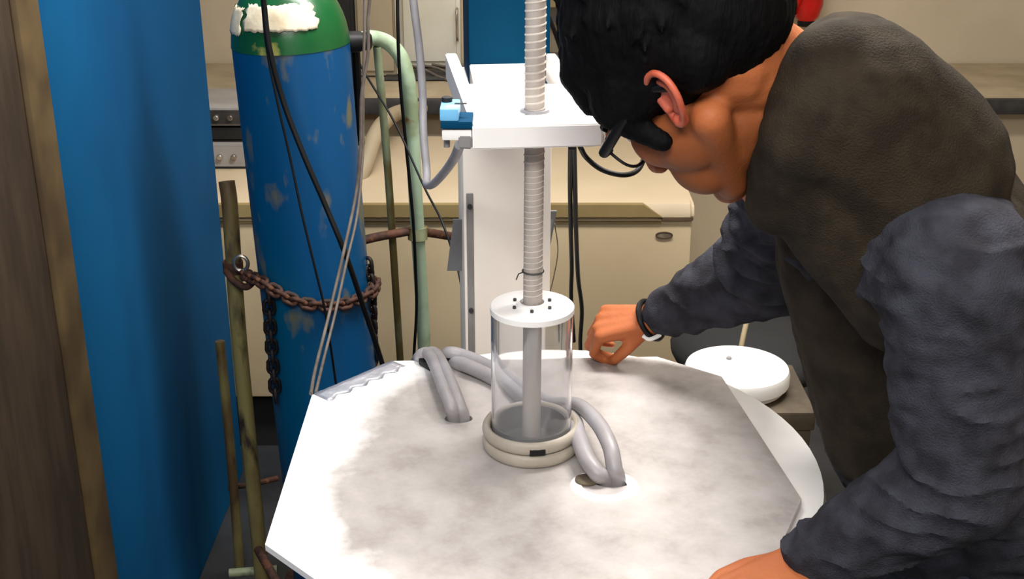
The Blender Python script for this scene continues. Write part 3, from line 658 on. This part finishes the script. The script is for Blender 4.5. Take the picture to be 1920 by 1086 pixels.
# clamp frame
FZ = 1.42
def fl(px, py, zz_=FZ): return onz(px, py, zz_)
fl_ = fl(886, 238); fr_ = fl(1131, 232); bl_ = fl(835, 100); br_ = fl(1042, 100); pbk = onz(945, 146, FZ-.004)
def quadbox(name, pts, z0, z1, m, parent, bev=.0015):
    bm = bmesh.new(); a = [bm.verts.new((p[0], p[1], z1)) for p in pts]; b = [bm.verts.new((p[0], p[1], z0)) for p in pts]
    bm.faces.new(a); bm.faces.new(b[::-1])
    for i in range(len(pts)): bm.faces.new((a[i], a[(i+1) % len(pts)], b[(i+1) % len(pts)], b[i]))
    bmesh.ops.recalc_face_normals(bm, faces=bm.faces)
    bmesh.ops.bevel(bm, geom=bm.edges[:], offset=bev, segments=2, affect='EDGES')
    return obj(name, bm, m, parent)
fr2 = obj('frame_plate', bmesh.new(), None, st) if 0 else None
dL = (bl_-fl_).normalized(); dR = (br_-fr_).normalized(); dx = (fr_-fl_).normalized()
wL = .016
zfb = at(1000, 281, fl_.y).z
front = quadbox('front_bar', [fl_, fl_+dL*.052, fr_+dR*.052, fr_], zfb, FZ, M['white'], st)
quadbox('frame_rail', [fl_+dL*.05, fl_+dL*.05+dx*wL, bl_+dx*wL, bl_], FZ-.036, FZ, M['white'], st)
quadbox('frame_rail', [fr_+dR*.05-dx*.014, fr_+dR*.05, br_, br_-dx*.014], FZ-.04, FZ, M['white'], st)
pbl = onz(868, 146, FZ-.004); pbr = onz(1062, 146, FZ-.004)
quadbox('frame_plate', [fl_+dL*.05+dx*.014, pbl, pbr, fr_+dR*.05-dx*.012], FZ-.03, FZ-.012, M['white'], st)
quadbox('mounting_bracket', [pbl+dx*.02+Vector((0, -.03, 0)), Vector((CO.x-.05, CO.y-.06, 0)), Vector((CO.x+.05, CO.y-.05, 0)), pbr-dx*.03+Vector((0, -.03, 0))], FZ-.055, FZ-.028, M['colwhite'], st)
quadbox('end_block', [fr_+dx*.0+Vector((0, .004, 0)), fr_+dR*.045, fr_+dR*.045+dx*.012, fr_+dx*.012+Vector((0, .004, 0))], zfb+.002, FZ-.008, M['white'], front)
cb = at(872, 262, fl_.y-.002)
quadbox('corner_block', [fl_+Vector((-.016, .004, 0)), fl_+Vector((-.018, .04, 0)), fl_+Vector((-.001, .04, 0)), fl_+Vector((-.001, .002, 0))], zfb+.000, FZ-.012, M['midgrey'], front)
obj('rod_bush', ring(bmesh.new(), [(RR+.0006, FZ), (RR+.006, FZ), (RR+.005, FZ+.003), (RR+.0006, FZ+.003)], (rp(FZ).x, RY, 0), 36), M['greycable'], front)

# sensor box
sb = at(850, 240, 1.335)
zb0, zb1 = at(850, 262, 1.335).z, at(850, 236, 1.335).z
sx0_, sx1_ = at(828, 240, 1.335).x, at(884, 240, 1.335).x
sn = thing('sensor_box', 'small light blue and white sensor box clipped to the frame\'s left corner', 'sensor', ((sx0_+sx1_)/2, 1.36, zb0))
obj('white_base', B(((sx0_+sx1_)/2, 1.355, (zb0+zb1)/2-.003), (sx1_-sx0_, .04, .012), bevel=.002), M['white'], sn)
obj('blue_band', B(((sx0_+sx1_)/2, 1.357, zb1+.001), (sx1_-sx0_+.002, .048, .008), bevel=.001), M['bluemetal'], sn)
tp = obj('blue_top', B(((sx0_+sx1_)/2-.008, 1.36, zb1+.012), (sx1_-sx0_-.012, .05, .014), bevel=.002), M['lightblue'], sn)
obj('black_knob', lathe(bmesh.new(), [(.006, 0), (.006, .005), (.004, .006)], ((sx0_+sx1_)/2-.012, 1.372, zb1+.019), 20), M['blackmatte'], tp)
obj('switch', B(((sx0_+sx1_)/2-.004, 1.345, zb1+.0195), (.014, .007, .002), bevel=.0006), M['white'], tp)
obj('groove', B(((sx0_+sx1_)/2+.004, 1.36, zb1+.0195), (.014, .004, .001)), M['dark'], tp)
obj('cable_nut', lathe(bmesh.new(), [(.0035, 0), (.0035, .012)], ((sx0_+sx1_)/2-.012, 1.352, zb0-.013), 12), M['midgrey'], sn)

# ---------------------------------------------------------------- white barrel on a brown stool, black chair behind
bc_ = at(1386, 692, 2.0); bz = bc_.z
cx_, cy_ = bc_.x, 2.02
ba = thing('white_tub', 'shallow round white tub with a broad flat lid, right behind the tank', 'tub', (cx_, cy_, bz-.045))
obj('tub_body', lathe(bmesh.new(), [(.080, bz-.045), (.086, bz-.042), (.09, bz-.03), (.088, bz-.02)], (cx_, cy_, 0), 56), M['white'], ba)
bl_id = obj('tub_lid', lathe(bmesh.new(), [(.091, bz-.034), (.095, bz-.03), (.095, bz-.012), (.092, bz-.004), (.082, bz), (.078, bz-.004), (.03, bz-.003)], (cx_, cy_, 0), 56), M['white'], ba)
obj('lid_stud', lathe(bmesh.new(), [(.005, bz-.003), (.005, bz), (.003, bz+.001)], (cx_-.01, cy_+.03, 0), 16), M['midgrey'], bl_id)
sz = bz-.045
so = thing('wooden_stool', 'brown wooden stool under the shallow white tub', 'stool', (cx_, cy_, 0))
obj('seat', B((cx_+.015, cy_, sz-.02), (.22, .20, .036), bevel=.004), M['kneeboard'], so)
for a in (-1, 1):
    for b in (-1, 1): obj('leg', B((cx_+.015+a*.09, cy_+b*.08, (sz-.04)/2), (.03, .03, sz-.04), bevel=.003), M['kneeboard'], so)
ch = thing('black_chair', 'black padded swivel chair behind the white tub', 'chair', (.62, 2.5, 0))
p = at(1375, 640, 2.42)
def pad(bm, c_, s_): return ball(bm, c_, s_, seg=28)
obj('seat', pad(bmesh.new(), (p.x+.04, 2.45, p.z-.03), (.17, .20, .06)), M['blackmatte'], ch)
q = at(1450, 600, 2.62)
obj('backrest', pad(bmesh.new(), (q.x+.03, 2.70, q.z+.06), (.17, .045, .17)), M['blackmatte'], ch)
obj('back_support', tube(bmesh.new(), spline([(p.x+.05, 2.5, p.z-.06), (p.x+.08, 2.64, p.z-.04), (q.x+.03, 2.68, q.z)]), .014), M['black'], ch)
obj('gas_stem', tube(bmesh.new(), [(p.x+.04, 2.45, .1), (p.x+.04, 2.45, p.z-.06)], .022), M['black'], ch)
for k in range(5):
    a = 2*PI*k/5+.3
    lg = obj('leg', tube(bmesh.new(), [(p.x+.04, 2.45, .11), (p.x+.04+.24*math.cos(a), 2.45+.24*math.sin(a), .065)], .016), M['black'], ch)
    obj('castor', ball(bmesh.new(), (p.x+.04+.24*math.cos(a), 2.45+.24*math.sin(a), .027), (.022, .022, .027), seg=14), M['black'], lg)
cable('wooden_rod', 'thin light wooden rod leaning against the black chair', [at(1408, 575, 2.30), at(1398, 612, 2.29), at(1388, 660, 2.28), at(1370, 760, 2.27)], .0055, 'cream', cat='rod')

# ---------------------------------------------------------------- the man bending over the table
XC = Vector((1, 0, 0)); UC = Vector((0, math.sin(PITCH), math.cos(PITCH))); FC = Vector((0, math.cos(PITCH), -math.sin(PITCH)))
psi, away = math.radians(52), math.radians(45)
f2 = -math.cos(psi)*XC-math.sin(psi)*UC; u2 = -math.sin(psi)*XC+math.cos(psi)*UC
hf = (math.cos(away)*f2+math.sin(away)*FC).normalized(); hu = u2; hl = hu.cross(hf).normalized()
HS = 1.06
EARP = at(1240, 197, 1.10)
HO = EARP-hl*(.080*HS)
HM = Matrix((hf, hl, hu)).transposed()
def h(x, y, z_): return HO+HM @ (Vector((x, y, z_))*HS)
def hb_(bm, c_, r, seg=20): return ball(bm, h(*c_), tuple(q*HS for q in r), HM, seg)
man = thing('person', 'man with black hair and glasses in blue grey knit, bending over the round tank', 'person', (.52, 1.30, 0))
NB = at(1545, 235, 1.27)
chest = at(1695, 470, 1.30); belly = at(1735, 760, 1.31); pelvis = at(1745, 1010, 1.34)+Vector((.045, 0, 0))
shF = at(1515, 330, 1.44); elF = at(1436, 507, 1.575); wrF = at(1230, 596, 1.650)
shN = at(1790, 520, 1.04); elN = at(1800, 900, 1.02); wrN = at(1510, 1060, 1.070)
bm = Soup()
hb_(bm, (-.012, 0, .045), (.098, .075, .085), 32); hb_(bm, (-.045, 0, .01), (.058, .062, .06))
hb_(bm, (.042, 0, .05), (.050, .060, .052)); hb_(bm, (.043, 0, -.018), (.049, .058, .064), 28)
for s_ in (-1, 1):
    hb_(bm, (.056, .040*s_, -.018), (.028, .022, .030))
    hb_(bm, (.079, .030*s_, .020), (.015, .024, .009))
    limb(bm, h(-.004, .056*s_, -.040), h(.060, .020*s_, -.096), .019*HS, .016*HS)
    hb_(bm, (.030, .052*s_, -.035), (.035, .016, .034))
    hb_(bm, (.100, .011*s_, -.036), (.010, .009, .008))
hb_(bm, (.034, 0, -.062), (.046, .050, .042)); hb_(bm, (.048, 0, -.072), (.038, .040, .032)); hb_(bm, (.074, 0, -.098), (.020, .024, .018))
hb_(bm, (.078, 0, -.064), (.013, .025, .008)); hb_(bm, (.077, 0, -.077), (.012, .021, .008))
for s_ in (-1, 1): hb_(bm, (.058, .030*s_, -.062), (.028, .026, .032))
limb(bm, h(.084, 0, .012), h(.108, 0, -.032), .008, .0125)
limb(bm, h(-.030, 0, -.015), NB, .060, .066)
limb(bm, h(.015, 0, -.060), NB+Vector((-.03, 0, -.05)), .046, .060)
# trunk, arms and legs under the clothes
limb(bm, NB, chest, .066, .10); limb(bm, chest, pelvis, .10, .10)
for sh_, el_, wr_ in ((shF, elF, wrF), (shN, elN, wrN)):
    limb(bm, NB+Vector((.05, 0, -.03)), sh_, .042, .045); limb(bm, sh_, el_, .048, .037); limb(bm, el_, wr_, .036, .0265)
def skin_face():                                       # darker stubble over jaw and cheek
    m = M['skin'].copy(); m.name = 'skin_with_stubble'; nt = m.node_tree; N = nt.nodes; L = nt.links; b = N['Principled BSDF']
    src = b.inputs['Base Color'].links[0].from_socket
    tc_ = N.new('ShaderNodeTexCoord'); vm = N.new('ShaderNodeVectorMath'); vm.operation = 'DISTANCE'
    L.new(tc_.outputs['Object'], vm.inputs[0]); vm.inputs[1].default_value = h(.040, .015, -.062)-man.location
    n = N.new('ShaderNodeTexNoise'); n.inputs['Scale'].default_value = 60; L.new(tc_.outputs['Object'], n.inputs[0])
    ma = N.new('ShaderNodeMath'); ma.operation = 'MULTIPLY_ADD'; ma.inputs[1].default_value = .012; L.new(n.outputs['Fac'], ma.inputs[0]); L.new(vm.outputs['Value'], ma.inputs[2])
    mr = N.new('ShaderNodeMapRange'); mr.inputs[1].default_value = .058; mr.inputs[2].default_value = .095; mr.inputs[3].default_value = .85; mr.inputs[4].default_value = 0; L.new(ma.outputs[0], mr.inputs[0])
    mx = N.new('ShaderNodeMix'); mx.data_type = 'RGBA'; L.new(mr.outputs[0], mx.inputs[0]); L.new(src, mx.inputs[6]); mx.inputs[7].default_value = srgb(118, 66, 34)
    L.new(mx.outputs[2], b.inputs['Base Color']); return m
feet = []
for s_ in (-1, 1):
    hip = pelvis+Vector((.02, .085*s_, -.04)); knee = Vector((pelvis.x-.02, pelvis.y+.10*s_, .50)); ank = Vector((pelvis.x+.04, pelvis.y+.11*s_, .09))
    limb(bm, hip, knee, .075, .05); limb(bm, knee, ank, .048, .034); feet.append((hip, knee, ank))
def hand(bm, W, f, n, thumb, curls, spread=1.0, sc=1.0, thumb_pts=None):
    f = f.normalized(); sd = n.cross(f).normalized()
    if sd.dot(thumb) < 0: sd = -sd
    n2 = f.cross(sd).normalized()
    if n2.dot(n) < 0: n2 = -n2
    P = lambda x, y, z_: W+(f*x+sd*y+n2*z_)*sc
    ks = [(.086, .030), (.090, .010), (.086, -.011), (.078, -.030)]
    ln_ = [(.044, .025, .021), (.048, .029, .022), (.044, .027, .021), (.034, .020, .019)]
    for (kx, ky), L_, cu in zip(ks, ln_, curls):
        limb(bm, P(.005, ky*.45, 0), P(kx, ky, 0), .017*sc, .0115*sc)
        p = P(kx, ky, 0); a = 0; rr = [.0098, .0088, .0080, .0070]
        sp = ky*spread*1.2
        for i in range(3):
            a += math.radians(cu[i]); d = (f*math.cos(a)-n2*math.sin(a)+sd*sp*2*(math.cos(a) if i == 0 else 0)).normalized()
            q = p+d*L_[i]*sc; limb(bm, p, q, rr[i]*sc, rr[i+1]*sc, 5); p = q
    limb(bm, P(.03, .012, -.008), P(.055, .0, -.008), .018*sc, .015*sc)
    t = thumb_pts or [(.012, .018, -.008), (.042, .044, -.018), (.068, .050, -.030), (.088, .042, -.042)]
    for i in range(3): limb(bm, P(*t[i]), P(*t[i+1]), (.0145, .0115, .0098)[i]*sc, (.0115, .0098, .0085)[i]*sc, 5)
hand(bm, wrF+Vector((-.008, .002, -.004)), Vector((-.84, .14, -.14)), Vector((-.42, -.35, .80)), Vector((0, -1, 0)), [(66, 62, 30), (60, 64, 30), (58, 64, 30), (58, 64, 30)], sc=.86,
     thumb_pts=[(.014, .018, -.008), (.045, .040, -.026), (.066, .042, -.046), (.078, .034, -.062)])
hand(bm, wrN, Vector((-.80, -.58, -.10)), Vector((-.1, -.12, 1)), Vector((0, 1, 0)), [(8, 10, 6), (8, 10, 6), (8, 10, 6), (8, 12, 8)], sc=1.0, thumb_pts=[(.012, .018, -.003), (.042, .042, -.008), (.068, .052, -.013), (.090, .050, -.018)])
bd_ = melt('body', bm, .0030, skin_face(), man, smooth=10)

# ears
def ear(s_):
    bm = Soup(); la = math.radians(24)
    def e(x, z_, y):
        X = x*math.cos(la)-z_*math.sin(la); Zz = x*math.sin(la)+z_*math.cos(la)
        return h(X*.80-.006, (.0735+y)*s_, Zz*.80-.002)
    hx = [e(.012, .006, .000), e(.013, .020, .004), (e(.004, .033, .009)), e(-.010, .036, .013), e(-.022, .026, .018), e(-.025, .008, .020), e(-.019, -.010, .017), e(-.010, -.022, .011), e(-.002, -.030, .006), e(.006, -.026, .002), e(.008, -.014, 0)]
    pts = spline(hx, 5)
    for i in range(len(pts)-1): limb(bm, pts[i], pts[i+1], .0036, .0036, 1)
    an = spline([e(-.004, .024, .006), e(-.014, .014, .011), e(-.013, 0, .011), e(-.006, -.012, .008)], 5)
    for i in range(len(an)-1): limb(bm, an[i], an[i+1], .0030, .0030, 1)
    ball(bm, e(-.002, -.025, .005), .0075)                                   # lobe
    limb(bm, e(.009, .000, 0), e(.007, -.010, .002), .0048, .004)            # tragus
    # back of the ear bowl
    bp = [e(.004, .010, -.001), e(-.008, .022, .006), e(-.018, .014, .012), e(-.018, 0, .012), e(-.010, -.014, .008), e(0, -.010, 0)]
    for i in range(len(bp)):
        limb(bm, bp[i], bp[(i+1) % len(bp)], .0036, .0036); limb(bm, bp[i], e(-.006, .004, -.001), .0036, .0040)
    return melt('ear', bm, .0014, M['ear'], man, smooth=4)
ear(1); ear(-1)

# eyes
for s_ in (-1, 1):
    o = obj('eye', hb_(bmesh.new(), (.074, .029*s_, .002), (.0118, .0118, .0118)), M['white'], man)
    obj('iris', hb_(bmesh.new(), (.0815, .029*s_, .001), (.0052, .0056, .0056)), M['darkwood'], o)
    obj('eyebrow', tube(bmesh.new(), spline([h(.088, .014*s_, .024), h(.092, .030*s_, .030), h(.078, .050*s_, .026)], 6), .0035, 8), M['hair'], man)

# hair
bm = Soup()
hb_(bm, (-.026, 0, .050), (.105, .089, .092), 32); hb_(bm, (.010, 0, .074), (.074, .072, .046), 28)
hb_(bm, (-.058, 0, .022), (.078, .078, .074), 28)
for s_ in (-1, 1):
    hb_(bm, (.014, .064*s_, .032), (.052, .023, .034)); hb_(bm, (-.045, .058*s_, .010), (.036, .030, .040))
    limb(bm, h(.044, .068*s_, .014), h(.036, .070*s_, -.022), .015, .009)
    hb_(bm, (.032, .044*s_, .060), (.028, .028, .028))
rnd = random.Random(4)
for k in range(260):                                   # loose locks that break the outline
    a = rnd.uniform(-PI, PI); b = rnd.uniform(-.15, 1.3)
    d = Vector((math.cos(a)*math.cos(b), math.sin(a)*math.cos(b), math.sin(b)))
    if d.x > .25 and d.z < .75: continue
    p = Vector((-.024+.100*d.x, .084*d.y, .050+.087*d.z))
    g = Vector((.55, 0, -.35)); g = (g-d*g.dot(d)).normalized()+d*rnd.uniform(.05, .4)+Vector((rnd.uniform(-.4, .4), rnd.uniform(-.4, .4), 0))
    g.normalize(); L_ = rnd.uniform(.018, .034)
    q = p+g*L_*.8; limb(bm, h(*p), h(*q), .006, .0024, 3)
for k in range(24):                                    # fringe
    y = -.050+.104*k/23; sk = lambda y, z_: .040+.054*math.sqrt(max(0, 1-(y/.064)**2-((z_-.05)/.056)**2))
    zt_ = .050+rnd.uniform(-.006, .006); p = Vector((sk(y, .082)-.006, y, .082)); q = Vector((sk(y, zt_)-.001, y+rnd.uniform(-.004, .004), zt_))
    limb(bm, h(*p), h(*q), .011, .0050, 6)
def hairn(co, n):
    q = HM.transposed() @ (co-HO)
    return co+n*(.0016*noise.noise(Vector((q.x*40, q.y*120, q.z*40)))+.0008*noise.noise(q*200))
melt('hair', bm, .0026, M['hair'], man, smooth=6, fn=hairn)

# glasses
gl = obj('glasses', tube(bmesh.new(), spline([h(.091, -.007, .012), h(.098, 0, .015), h(.091, .007, .012)], 4), .0024, 8), M['black'], man)
for s_ in (-1, 1):
    rim = [h(.090-.10*abs(.034+.026*math.cos(a))**2*3, (.034+.0265*math.copysign(abs(math.cos(a))**.75, math.cos(a)))*s_, .001+.0205*math.copysign(abs(math.sin(a))**.75, math.sin(a))) for a in [2*PI*k/32 for k in range(32)]]
    rm = obj('rim', tube(bmesh.new(), rim, .0016, 8, closed=True), M['black'], gl)
    c_ = sum(rim, Vector())/32; bm = bmesh.new()
    for side in (0, 1):
        o_ = hf*(.0008*(1 if side else -1)); vs = [bm.verts.new(c_+(p-c_)*.97+o_) for p in rim]
        if side: bm.faces.new(vs)
        else: bm.faces.new(vs[::-1])
    bm.verts.ensure_lookup_table()
    for i in range(32): bm.faces.new((bm.verts[i], bm.verts[(i+1) % 32], bm.verts[32+(i+1) % 32], bm.verts[32+i]))
    obj('lens', bm, M['glass'], gl, smooth=False)
    bm = tube(bmesh.new(), [h(.088, .060*s_, .013), h(.083, .0735*s_, .014), h(.060, .0770*s_, .016), h(.012, .0770*s_, .020), h(-.006, .0765*s_, .016), h(-.022, .0765*s_, .000)], .0055, 10)
    obj('temple', bm, M['black'], gl)

# clothes
def fold(A, f1, ridge=0):
    def fn(co, n):
        q = co*f1; v = noise.noise(q)+.5*noise.noise(q*2.1)
        r_ = 1-abs(noise.noise(Vector((co.x*f1*.8+3, co.y*f1*.5, co.z*f1*1.7))))*3 if ridge else 0
        return co+n*(A*v+ridge*max(0, r_))
    return fn
bm = Soup()
limb(bm, NB+Vector((.03, .0, -.05)), chest, .085, .135); limb(bm, chest, belly, .135, .125); limb(bm, belly, pelvis+Vector((0, 0, .02)), .125, .128)
limb(bm, chest+Vector((.02, .07, .0)), pelvis+Vector((.02, .05, .04)), .10, .10); limb(bm, chest+Vector((.02, -.07, .0)), pelvis+Vector((.02, -.05, .04)), .10, .10)
cuF = elF.lerp(wrF, .90); cuN = elN.lerp(wrN, .94)
limb(bm, chest.lerp(NB, .5), shF, .09, .072); limb(bm, shF, elF, .078, .066); limb(bm, elF, elF.lerp(wrF, .5), .066, .050); limb(bm, elF.lerp(wrF, .5), cuF, .050, .034)
limb(bm, chest.lerp(NB, .5), shN, .09, .075); limb(bm, shN, elN, .070, .056); limb(bm, elN, cuN, .056, .037)
# bunched rolls where the elbow bends
for t_ in (.15, .4, .62, .85):
    c_ = shF.lerp(elF, t_); ball(bm, c_+Vector((-.01, -.012, 0)), (.072, .066, .022), (elF-shF).to_track_quat('Z', 'Y').to_matrix())
for t_ in (.08, .28, .5):
    c_ = elF.lerp(wrF, t_); r_ = .071-.026*t_/.5*.75; ball(bm, c_, (r_, r_, .016), (wrF-elF+Vector((.0, .0, .12))).to_track_quat('Z', 'Y').to_matrix())
melt('sweater', bm, .0045, M['sweater'], man, smooth=5, fn=fold(.004, 22, .0045))
bm = Soup()
a_, b_ = at(1590, 150, 1.36), at(1447, 375, 1.40)
limb(bm, a_, b_, .078, .034); limb(bm, a_, at(1480, 390, 1.44), .07, .034); limb(bm, NB+Vector((.04, 0, -.03)), chest, .092, .145); limb(bm, chest, belly, .142, .132)
limb(bm, chest.lerp(NB, .5), shN.lerp(chest, .25), .098, .088)
limb(bm, chest.lerp(NB, .4), shF.lerp(NB, .35), .09, .078)
limb(bm, chest+Vector((.02, .07, .0)), belly+Vector((.02, .05, .0)), .106, .106); limb(bm, chest+Vector((.02, -.07, .0)), belly+Vector((.02, -.05, .0)), .106, .106)
for D in (1.10, 1.17, 1.25, 1.33):
    limb(bm, at(1572, 128, D), at(1520, 260, D), .044, .050); limb(bm, at(1520, 260, D), at(1462, 378, D+.04), .048, .034)
limb(bm, at(1600, 200, 1.12), at(1700, 330, 1.14), .085, .10); limb(bm, at(1600, 200, 1.30), at(1700, 330, 1.30), .085, .11)
limb(bm, at(1560, 300, 1.15), shN.lerp(chest, .4), .085, .10)
ve = melt('vest', bm, .0045, M['vest'], man, smooth=6, fn=fold(.003, 14))
bm = Soup()
for hip, knee, ank in feet: limb(bm, hip, knee, .098, .068); limb(bm, knee, ank, .066, .052)
ball(bm, pelvis+Vector((.01, 0, -.03)), (.13, .17, .12))
melt('trousers', bm, .007, M['jeans'], man, smooth=4, fn=fold(.004, 14))
for hip, knee, ank in feet:
    bm = Soup(); limb(bm, ank+Vector((.01, 0, -.04)), ank+Vector((-.15, 0, -.058)), .042, .032); ball(bm, ank+Vector((-.07, 0, -.070)), (.13, .046, .020))
    melt('shoe', bm, .005, M['black'], man, smooth=5)
ax_ = (wrF-elF).normalized(); bc2 = elF.lerp(wrF, 1.05)
obj('bracelet', tube(bmesh.new(), [bc2+(ax_.to_track_quat('Z', 'Y').to_matrix() @ Vector((math.cos(a)*.0295, math.sin(a)*.0295, 0))) for a in [2*PI*k/36 for k in range(36)]], .0042, 8, closed=True), M['black'], man)
wp = at(1213, 636, 1.62)
obj('bracelet_clasp', tube(bmesh.new(), spline([at(1206, 630, 1.63), at(1216, 636, 1.625), at(1226, 634, 1.625), at(1238, 628, 1.63)], 4), .0032, 8), M['white'], man)
